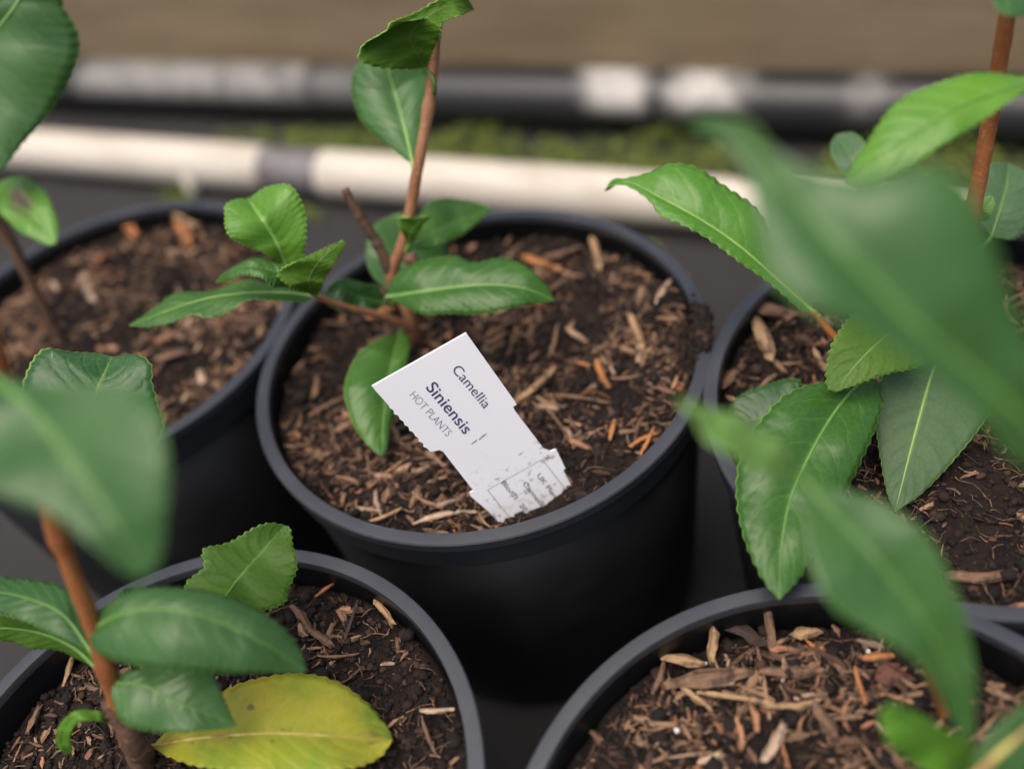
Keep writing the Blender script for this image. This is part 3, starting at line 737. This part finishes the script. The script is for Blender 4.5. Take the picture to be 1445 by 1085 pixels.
leaf(pc, [(546, 419), (600, 411), (680, 402), (740, 407), (783, 424)], [(556, 392), (590, 367), (640, 361), (668, 370), (710, 361), (747, 380), (770, 402)], [(562, 428), (600, 445), (640, 443), (690, 443), (740, 431), (770, 427)], 'mid', d=[.364, .356, .350, .349, .352], eL=.006, eR=-.003, pet=[(558, 432, .383), (546, 428, .374)], rib='pale', ribr=.0006, teeth=.0004, wave=.0012, cup=.1)
leaf(pc, [(565, 468), (554, 510), (545, 560), (540, 610), (539, 644)], [(540, 476), (505, 500), (488, 535), (487, 565), (502, 605), (525, 634)], [(577, 480), (575, 515), (563, 560), (551, 605), (545, 636)], 'mid', d=[.384, .366, .356, .350, .346], eL=-.002, eR=.003, pet=[(576, 452, .386)], rib='green', teeth=.0002, cup=.12)

# --- plant in the pot by the pipe coupling
pl = plant('tea_plant', G(92, 488, POTS['L']['z']), 'tea seedling bearing a small leaf with a brown blotch')
stem(pl, [on('L', 95, 495), (45, 402, .42), (5, 330, .408), (-60, 230, .392), (-100, 90, .37), (-30, -120, .345)], .0022, .0016, 'dark')
stem(pl, [(60, 428, .428), (30, 360, .420), (0, 300, .412), (-20, 282, .402)], .0013, .0009, 'dark', 'branch')
leaf(pl, [(-16, 284), (15, 286), (50, 310), (79, 344)], [(0, 256), (35, 250), (62, 268), (80, 305), (82, 330)], [(5, 306), (25, 326), (50, 339), (68, 346)], 'blight', d=[.402, .392, .386, .383], eL=.003, eR=-.002, pet=[(-20, 282, .402)], teeth=.0003, cup=.1)
leaf(pl, [(60, -60), (24, 5), (-12, 60), (-26, 150), (-6, 248)], [(90, -40), (88, 5), (112, 50), (108, 95), (70, 160), (30, 205), (8, 232)], [(20, -50), (-40, 0), (-90, 70), (-90, 150), (-50, 220)], 'teal', d=[.345, .358, .365, .370, .372], eL=.002, eR=.004, pet=[(-35, -105, .346), (20, -90, .345)], rib='pale', ribr=.0007, teeth=.0004, cup=.08)

# --- plant with the yellow leaf
pb = plant('tea_plant', G(195, 1075, POTS['BL']['z']), 'tea seedling with one yellowed leaf and an orange brown stem')
stem(pb, [on('BL', 200, 1085, -.005), (180, 1035, .285), (155, 960, .272), (130, 880, .261), (78, 745, .244), (25, 590, .226), (-10, 480, .213), (-60, 340, .20)], .0026, .0018, 'orange', nodes=(.12, .3, .55), wob=.12)
stem(pb, [on('BL', 205, 1080), (190, 1050, .284), (170, 1015, .279), (152, 990, .276)], .0040, .0022, 'dark', 'woody_base', wob=.5)
leaf(pb, [(-62, 498), (40, 572), (110, 665), (165, 745), (202, 814)], [(-15, 520), (60, 545), (150, 545), (212, 572), (239, 640), (234, 720), (224, 790)], [(-120, 540), (-100, 630), (-10, 692), (75, 728), (140, 778), (180, 810)], 'teal', d=[.198, .187, .180, .177, .178], eL=-.003, eR=-.003, pet=[(-45, 382, .204), (-60, 440, .200)], rib='green', ribr=.0010)
leaf(pb, [(112, 640), (125, 590), (140, 545), (158, 503)], [(62, 620), (30, 565), (40, 522), (62, 490), (105, 494), (140, 499)], [(190, 650), (230, 612), (223, 570), (215, 540), (214, 516), (196, 502), (172, 501)], 'worn', d=[.298, .306, .312, .320], eL=.002, eR=.002, pet=[(80, 748, .246), (92, 700, .272)], rib='pale', ribr=.0005, teeth=.0004, wave=.0012)
leaf(pb, [(128, 918), (90, 868), (45, 846), (0, 836), (-60, 836)], [(132, 890), (105, 842), (70, 821), (25, 814), (-20, 815)], [(112, 910), (70, 892), (35, 876), (0, 863), (-30, 856)], 'dark', d=[.270, .272, .276, .280, .285], eL=.006, eR=-.003, pet=[(148, 950, .272)], teeth=.0005)
leaf(pb, [(138, 944), (105, 914), (60, 894), (10, 886), (-40, 890)], [(112, 900), (70, 882), (30, 870), (-10, 868)], [(108, 928), (62, 914), (10, 906), (-20, 902)], 'mid', True, d=[.281, .282, .286, .290, .294], eL=-.003, eR=.003, pet=[(166, 1000, .277), (150, 970, .277)], ribr=.0009)
leaf(pb, [(185, 878), (182, 852), (190, 827)], [(152, 872), (164, 842), (178, 829)], [(216, 872), (219, 842), (206, 827)], 'dark', d=[.278, .284, .290], pet=[(140, 905, .264), (160, 895, .270)], teeth=.0005)
leaf(pb, [(312, 850), (340, 812), (370, 778), (402, 741)], [(272, 845), (262, 822), (287, 800), (286, 776), (320, 765), (355, 746), (382, 738)], [(362, 862), (400, 852), (408, 830), (419, 800), (413, 765), (410, 745)], 'mid', True, d=[.288, .297, .303, .308], eL=-.003, eR=-.002, pet=[(142, 910, .265), (230, 880, .280)], rib='green', ribr=.0004, teeth=.0006)
leaf(pb, [(158, 962), (205, 968), (260, 994), (333, 1023)], [(188, 945), (250, 938), (297, 950), (318, 990)], [(158, 990), (175, 1020), (220, 1033), (280, 1031), (320, 1027)], 'teal', d=[.271, .268, .267, .270], eL=.004, eR=-.002, pet=[(152, 950, .271)], rib='green', teeth=.0003)
leaf(pb, [(125, 890), (180, 864), (260, 862), (350, 895), (433, 947)], [(135, 865), (175, 840), (230, 826), (310, 838), (380, 868), (418, 908)], [(140, 922), (200, 941), (280, 949), (360, 949), (415, 950)], 'teal', d=[.261, .256, .252, .254, .260], eL=.006, eR=-.003, pet=[(132, 888, .261)], rib='green', ribr=.0007, teeth=.0003, cup=.1)
leaf(pb, [(162, 1024), (140, 1010), (110, 1009), (90, 1028), (88, 1050), (101, 1062)], [(150, 1007), (110, 1002), (83, 1024), (80, 1050), (92, 1062)], [(142, 1017), (115, 1018), (101, 1031), (99, 1048), (102, 1057)], 'bright', d=[.282, .275, .272, .274, .277, .280], pet=[(172, 1030, .282)], teeth=0, wave=.0002, ribr=.0003)
zz = lambda px, py, z: (G(px, py, z)-Vector((0, 0, CAMZ))).dot(fwd)
leaf(pb, [(213, 1053), (280, 1041), (380, 1034), (470, 1038), (554, 1043)], [(238, 1032), (275, 1000), (330, 966), (410, 950), (470, 959), (517, 990), (546, 1024)], [(250, 1072), (320, 1088), (410, 1097), (490, 1086), (536, 1066)], 'yellow', d=[zz(213, 1053, -.006), zz(280, 1041, .002), zz(380, 1034, .005), zz(470, 1038, .001), zz(554, 1043, -.006)], eL=.016, eR=-.010, pet=[(192, 1058, .285)], rib='yellow', ribr=.0006, teeth=.0005, wave=.0012)

# --- plant in the pot with the bark chunks
pr = plant('tea_plant', G(1300, 600, POTS['R']['z']), 'tea plant on the tall brown stem, its leaves spreading over bark chunks')
stem(pr, [on('R', 1290, 620), (1305, 570, .333), (1330, 470, .325), (1372, 300, .311), (1395, 180, .298), (1420, 30, .276), (1436, -60, .264)], .0026, .0022, 'orange', nodes=(.2, .5, .72))
stem(pr, [(1308, 560, .332), (1230, 512, .337), (1180, 477, .338), (1148, 438, .336)], .0014, .0012, 'orange', 'branch')
leaf(pr, [(1150, 441), (1110, 405), (1040, 345), (985, 308), (930, 278), (885, 257), (853, 269)], [(1130, 385), (1100, 345), (1070, 298), (1030, 266), (990, 239), (950, 232), (915, 246), (882, 252), (864, 253)], [(1132, 437), (1090, 402), (1040, 366), (1000, 337), (960, 318), (932, 306), (915, 282), (885, 262), (862, 262)], 'bright', d=[.336, .332, .328, .328, .332, .338, .345], eL=.005, eR=-.003, pet=[(1156, 446, .336)], rib='pale', ribr=.0007, teeth=.0006, cup=.08)
leaf(pr, [(1228, 268), (1205, 228), (1180, 190)], [(1185, 240), (1172, 206)], [(1228, 218), (1207, 188)], 'dull', d=[.355, .362, .37], pet=[(1376, 285, .312), (1300, 290, .335)])
leaf(pr, [(1398, 335), (1410, 300), (1420, 265), (1424, 230)], [(1382, 305), (1378, 265), (1394, 234)], [(1438, 335), (1458, 290), (1452, 246)], 'dull', d=[.345, .345, .347, .352], pet=[(1350, 390, .319), (1375, 360, .335)], rib='green')
leaf(pr, [(1381, 314), (1389, 296), (1402, 276)], [(1376, 298), (1388, 280)], [(1394, 310), (1404, 290)], 'pale', d=[.322, .318, .318], pet=[(1368, 320, .313)], teeth=0, wave=.0002)
leaf(pr, [(1128, 576), (1085, 588), (1028, 601)], [(1128, 536), (1075, 544), (1036, 565), (1027, 586)], [(1110, 612), (1060, 628), (1034, 612)], 'dark', d=[.332, .336, .340], eL=.004, pet=[(1290, 590, .337), (1200, 590, .336)], rib='green', teeth=.0005)
leaf(pr, [(1332, 488), (1314, 530), (1297, 590), (1281, 650), (1263, 722)], [(1285, 500), (1244, 532), (1234, 572), (1240, 630), (1250, 690)], [(1372, 500), (1402, 560), (1386, 600), (1340, 656), (1300, 697)], 'dull', True, d=[.321, .317, .314, .311, .308], eL=.003, eR=-.002, pet=[(1332, 462, .325)], rib='pale', ribr=.0007, teeth=.0003)
leaf(pr, [(1232, 524), (1188, 568), (1150, 628), (1117, 700), (1103, 770), (1099, 847)], [(1190, 532), (1120, 550), (1075, 590), (1045, 640), (1039, 700), (1050, 762), (1076, 818)], [(1246, 560), (1237, 600), (1216, 650), (1192, 700), (1162, 750), (1131, 812)], 'mid', d=[.318, .308, .300, .292, .284, .276], eL=.004, eR=-.002, pet=[(1312, 548, .331), (1270, 520, .322)], rib='green', ribr=.0008, teeth=.0005, cup=.1)
leaf(pr, [(1318, 424), (1262, 465), (1215, 507), (1178, 553)], [(1270, 420), (1212, 438), (1176, 480), (1166, 520), (1167, 546)], [(1330, 482), (1298, 516), (1250, 528), (1203, 545)], 'mid', True, d=[.314, .306, .302, .302], eL=.002, eR=-.002, pet=[(1336, 450, .324)], rib='green', ribr=.0007, teeth=.0006)
leaf(pr, [(1482, 112), (1420, 126), (1340, 158), (1260, 207), (1192, 254)], [(1445, 107), (1380, 103), (1310, 120), (1260, 150), (1223, 200), (1200, 238)], [(1442, 133), (1390, 168), (1330, 207), (1270, 242), (1215, 262)], 'bright', d=[.258, .254, .252, .254, .258], eL=.006, eR=-.002, pet=[(1434, -50, .266), (1480, 40, .260)], rib='green')
leaf(pr, [(1428, -70), (1420, -20), (1424, 24)], [(1398, -30), (1402, 6)], [(1462, -30), (1452, 16)], 'teal', d=[.262, .252, .246], pet=[(1436, -60, .264)])

# --- plant in the coarse bark pot, its leaves close to the lens
pq = plant('tea_plant', G(1345, 1045, POTS['BR']['z']), 'tea plant with large blurred leaves over the coarse bark')
stem(pq, [on('BR', 1347, 1055), (1330, 1000, .262), (1290, 900, .235), (1225, 790, .216), (1165, 712, .205), (1135, 678, .2005)], .0016, .0010, 'orange')
stem(pq, [on('BR', 1520, 1060), (1530, 950, .225), (1545, 800, .19), (1550, 690, .172), (1560, 560, .152)], .0024, .0018, 'orange')
leaf(pq, [(1130, 674), (1082, 642), (1020, 606), (957, 562)], [(1118, 645), (1070, 602), (1010, 576)], [(1098, 668), (1042, 652), (998, 612)], 'pale', d=[.2, .192, .187, .184], eL=.004, eR=-.004, pet=[(1137, 680, .2005)], teeth=0)
leaf(pq, [(1132, 672), (1178, 728), (1240, 792), (1300, 870), (1340, 950), (1368, 1046)], [(1175, 690), (1240, 705), (1300, 748), (1332, 800), (1362, 870), (1377, 960), (1377, 1020)], [(1138, 712), (1140, 785), (1175, 856), (1230, 892), (1285, 925), (1322, 970), (1346, 1018)], 'teal', d=[.2, .196, .193, .193, .196, .201], eL=-.003, eR=-.003, pet=[(1136, 679, .2005)], rib='green', ribr=.0007)
leaf(pq, [(1395, 1110), (1330, 1062), (1285, 1022), (1262, 992)], [(1330, 1100), (1262, 1058), (1243, 1012)], [(1375, 1050), (1335, 1028), (1290, 1004)], 'bright', d=[.222, .212, .206, .203], pet=[(1526, 1000, .238), (1450, 1110, .228)], teeth=0)
leaf(pq, [(1365, 1105), (1410, 1062), (1460, 1022), (1530, 985)], [(1378, 1062), (1410, 1022), (1460, 985), (1510, 972)], [(1430, 1105), (1480, 1062), (1525, 1015)], 'dark', d=[.205, .205, .205, .21], pet=[(1350, 1120, .208)], rib='yellow', ribr=.0014, teeth=0)
leaf(pq, [(1505, 655), (1400, 548), (1295, 462), (1205, 372), (1112, 268), (1052, 192), (973, 178)], [(1440, 655), (1390, 600), (1290, 512), (1200, 460), (1140, 438), (1092, 395), (1074, 340), (1062, 280), (1040, 222), (1005, 192)], [(1510, 560), (1455, 480), (1425, 400), (1395, 325), (1355, 255), (1300, 232), (1210, 246), (1140, 236), (1090, 212), (1055, 175), (1005, 164)], 'teal', d=[.166, .160, .157, .157, .160, .164, .168], eL=-.003, eR=-.002, pet=[(1552, 680, .171), (1535, 665, .168)], rib='green', ribr=.0008, teeth=.0003, cup=.08)

# ------------------------------------------------------------------ the white label
LD = [(525, 545), (658, 470), (817, 690), (690, 722)]
l_tl, l_tr = P(525, 545, .300), P(658, 470, .301)
bot = G(752, 712, -.0095)
lx = (l_tr-l_tl).normalized()
ly = (bot-(l_tl+l_tr)/2); ly = (ly-lx*ly.dot(lx)).normalized()
ln = lx.cross(ly).normalized()
if ln.dot(fwd) > 0: ln = -ln
def on_label(px, py):
    d_ = ray(px, py); o0 = Vector((0, 0, CAMZ)); t = (l_tl-o0).dot(ln)/d_.dot(ln); q = o0+d_*t-l_tl
    return q.dot(lx), q.dot(ly)
right_e = [(658, 470), (727, 567), (729, 571), (724, 574), (727, 580), (768, 634), (777, 637), (785, 634), (798, 661), (795, 663), (797, 668), (809, 690), (817, 688), (820, 692), (850, 735)]
left_e = [(735, 770), (690, 722), (664, 700), (663, 696), (668, 692), (625, 637), (620, 635), (612, 637), (607, 637)]
out = [on_label(*p) for p in right_e+left_e]
a0, a1 = Vector(on_label(607, 637)), Vector(on_label(527, 548))
for k in range(1, 34):                                   # torn perforated edge
    q = a0.lerp(a1, k/34); out.append((q.x-(.00042 if k % 3 == 0 and k < 26 else 0)*rnd.uniform(.4, 1.3), q.y))
out.append(on_label(525, 545))
bm = bmesh.new()
vs = [bm.verts.new((x, y, 0)) for x, y in out]; fc = bm.faces.new(vs)
ex = bmesh.ops.extrude_face_region(bm, geom=[fc]); 
for q in ex['geom']:
    if isinstance(q, bmesh.types.BMVert): q.co.z -= .0007
bmesh.ops.recalc_face_normals(bm, faces=bm.faces[:])
bmesh.ops.triangulate(bm, faces=[q for q in bm.faces if len(q.verts) > 4])
me = bpy.data.meshes.new('label_blade'); bm.to_mesh(me); bm.free()
lm = NT('label_white_plastic'); tc = lm.obj()
sx = lm.n('ShaderNodeSeparateXYZ'); lm.l(tc, sx.inputs[0])
fx, fy = on_label(745, 690)
low = lm.smooth(sx.outputs[1], on_label(640, 575)[1], on_label(760, 690)[1])
n1 = lm.noise(tc, 420, 5, .65); n2 = lm.noise(tc, 90, 3); n3 = lm.noise(tc, 1500, 3, .6)
d1 = lm.math('MULTIPLY', lm.smooth(lm.math('ADD', n1, lm.math('MULTIPLY', low, .13)), .63, .80), lm.math('MULTIPLY', lm.smooth(n2, .42, .62), lm.math('ADD', lm.math('MULTIPLY', low, .75), .05)))
d2 = lm.math('MULTIPLY', lm.smooth(n3, .70, .76), lm.math('ADD', lm.math('MULTIPLY', low, .5), .12))
d3 = None
for (qx, qy), rx, ry in (((772, 646), .0011, .0022), ((783, 683), .0006, .0010), ((702, 676), .0005, .0012), ((765, 631), .0004, .0012), ((735, 640), .0004, .0012)):
    ux, uy = on_label(qx, qy)
    ax = lm.math('DIVIDE', lm.math('SUBTRACT', sx.outputs[0], ux), ry); ay = lm.math('DIVIDE', lm.math('SUBTRACT', sx.outputs[1], uy), rx)
    e_ = lm.math('ADD', lm.math('SQRT', lm.math('ADD', lm.math('MULTIPLY', ax, ax), lm.math('MULTIPLY', ay, ay))), lm.math('MULTIPLY', lm.math('SUBTRACT', n3, .5), 2.6))
    e_ = lm.math('SUBTRACT', 1, lm.smooth(e_, .1, 1.0)); d3 = e_ if d3 is None else lm.math('MAXIMUM', d3, e_)
d1 = lm.math('MAXIMUM', d1, lm.math('MULTIPLY', d3, .8))
cc = lm.mix(d1, (.80, .80, .83), (.16, .10, .055)); cc = lm.mix(d2, cc, (.22, .18, .14))
lm.l(cc, lm.b.inputs['Base Color']); lm.set(Roughness=.42)
LMAT = Matrix.Translation(l_tl) @ Matrix((lx, ly, ln)).transposed().to_4x4()
lab = bpy.data.objects.new('plant_label', None); C.objects.link(lab); lab.matrix_world = LMAT; lab.empty_display_size = .01
tag(lab, 'white plastic plant label reading Camellia Siniensis, stuck into bark compost', 'plant label')
o = link('blade', me, lm.m, smooth=False); under(o, lab)
INK = simple('label_ink', (.028, .020, .085), (.05, .04, .12), 300, .6); INK2 = simple('label_ink_grey', (.10, .09, .16), (.28, .27, .34), 900, .6); INK3 = simple('label_ink_black', (.02, .02, .025), (.10, .10, .10), 1500, .6)
hand = lx.cross(ly).dot(ln)
def text(body, p0, p1, ht, mat, bold=0.0, z=.00012):
    """a printed line that runs from p0 to p1 (base line, in the photograph) on the label."""
    cu = bpy.data.curves.new('text', 'FONT'); cu.body = body; cu.size = 1; cu.offset = bold; cu.extrude = 0
    to = bpy.data.objects.new('tmp', cu); C.objects.link(to)
    dg = bpy.context.evaluated_depsgraph_get(); me = bpy.data.meshes.new_from_object(to.evaluated_get(dg))
    bpy.data.objects.remove(to)
    xs = [q.co.x for q in me.vertices]; x0, x1 = min(xs), max(xs)
    a, b = Vector(on_label(*p0)), Vector(on_label(*p1)); e = b-a; sx_ = e.length/(x1-x0); e.normalize()
    u = Vector((e.y, -e.x))                                # letters' up: towards the right-hand edge
    if u.x < 0: u = -u
    for q in me.vertices:
        r = a+e*((q.co.x-x0)*sx_)+u*(q.co.y*ht/.70); q.co = (r.x, r.y, z)
    o = link('printed_text', me, mat, smooth=False); under(o, lab); return o
text('Camellia', (637, 522), (683, 577), .0031, INK, -.004)
text('Siniensis', (600, 547), (655, 613), .0036, INK, .006)
text('HOT PLANTS', (577, 558), (630, 616), .0025, INK2, -.016)
text('UK Plant Passport', (757, 671), (811, 742), .0016, INK3)
text('Camellia sinensis', (737, 682), (795, 756), .0016, INK3)
text('Blo/01  2022', (707, 681), (747, 732), .0016, INK3)
def line(p0, p1, wd_, mat=INK3, z=.0001, name='printed_line'):
    a, b = Vector(on_label(*p0)), Vector(on_label(*p1)); e = (b-a).normalized(); u = Vector((e.y, -e.x))*wd_/2
    vs = [a-u, b-u, b+u, a+u]
    o = link(name, mesh(name, [(q.x, q.y, z) for q in vs], [(0, 1, 2, 3)]), mat, smooth=False); under(o, lab)
line((688, 691), (765, 648), .00014); line((688, 691), (735, 750), .00016); line((765, 648), (820, 718), .00016)
TEAR = simple('label_tear', (.10, .045, .035), (.2, .09, .07), 900, .8)
for k, pts in enumerate([[(665, 626), (670, 623), (673, 620)], [(676, 620), (680, 616), (684, 613)], [(681, 616), (687, 611)]]):
    for a, b in zip(pts[:-1], pts[1:]): line(a, b, .00028 if k != 2 else .00014, TEAR, .00013+.00001*k, 'tear_mark')

# ------------------------------------------------------------------ moss between the pipes
MOSS = NT('moss_green'); g = MOSS.n('ShaderNodeNewGeometry').outputs['Random Per Island']
MOSS.l(MOSS.ramp(g, [(0, (.025, .040, .006)), (.45, (.07, .105, .010)), (.8, (.16, .21, .02)), (1, (.30, .34, .05))]), MOSS.b.inputs['Base Color']); MOSS.set(Roughness=.7)
def moss(pix_rects, label):
    v, f = [], []; rg = random.Random(5)
    for (x0, x1, y0, y1, num, hgt) in pix_rects:
        for _ in range(num):
            c = G(rg.uniform(x0, x1), rg.uniform(y0, y1), GZ+.004)
            rel = c-wa; dd = (rel-wd*rel.dot(wd)); side = dd.dot(wn)
            h0 = hgt*rg.uniform(.4, 1.0)*(.15+1.9*max(0, noise.noise(Vector((c.x*32, c.y*32, 2)))+.08))
            for _k in range(rg.randrange(9, 15)):                         # one tuft: leaflets up a short stalk
                zz_ = rg.random()*h0; a = rg.uniform(0, 6.28); s = rg.uniform(.0012, .0026)
                q = Vector((c.x+rg.gauss(0, .0018), c.y+rg.gauss(0, .0018), GZ-.001+zz_))
                d1_ = Vector((math.cos(a), math.sin(a), rg.uniform(.1, .9)))*s; d2_ = Vector((-math.sin(a), math.cos(a), 0))*s*.38
                b0 = len(v); v += [q, q+d1_*.5+d2_, q+d1_, q+d1_*.5-d2_]; f.append((b0, b0+1, b0+2, b0+3))
    o = link('moss', mesh('moss', v, f), MOSS.m, smooth=False)
    tag(o, label, 'moss', kind='stuff')
moss([(400, 520, 176, 205, 130, .010), (480, 700, 182, 222, 260, .019), (700, 1075, 190, 250, 360, .020), (1160, 1450, 205, 310, 480, .024), (300, 420, 178, 200, 40, .006), (225, 262, 262, 278, 25, .006), (405, 450, 288, 305, 30, .007), (850, 930, 335, 352, 30, .006), (560, 1000, 215, 240, 150, .010)], 'yellow green moss growing in the gap between the two pipes')
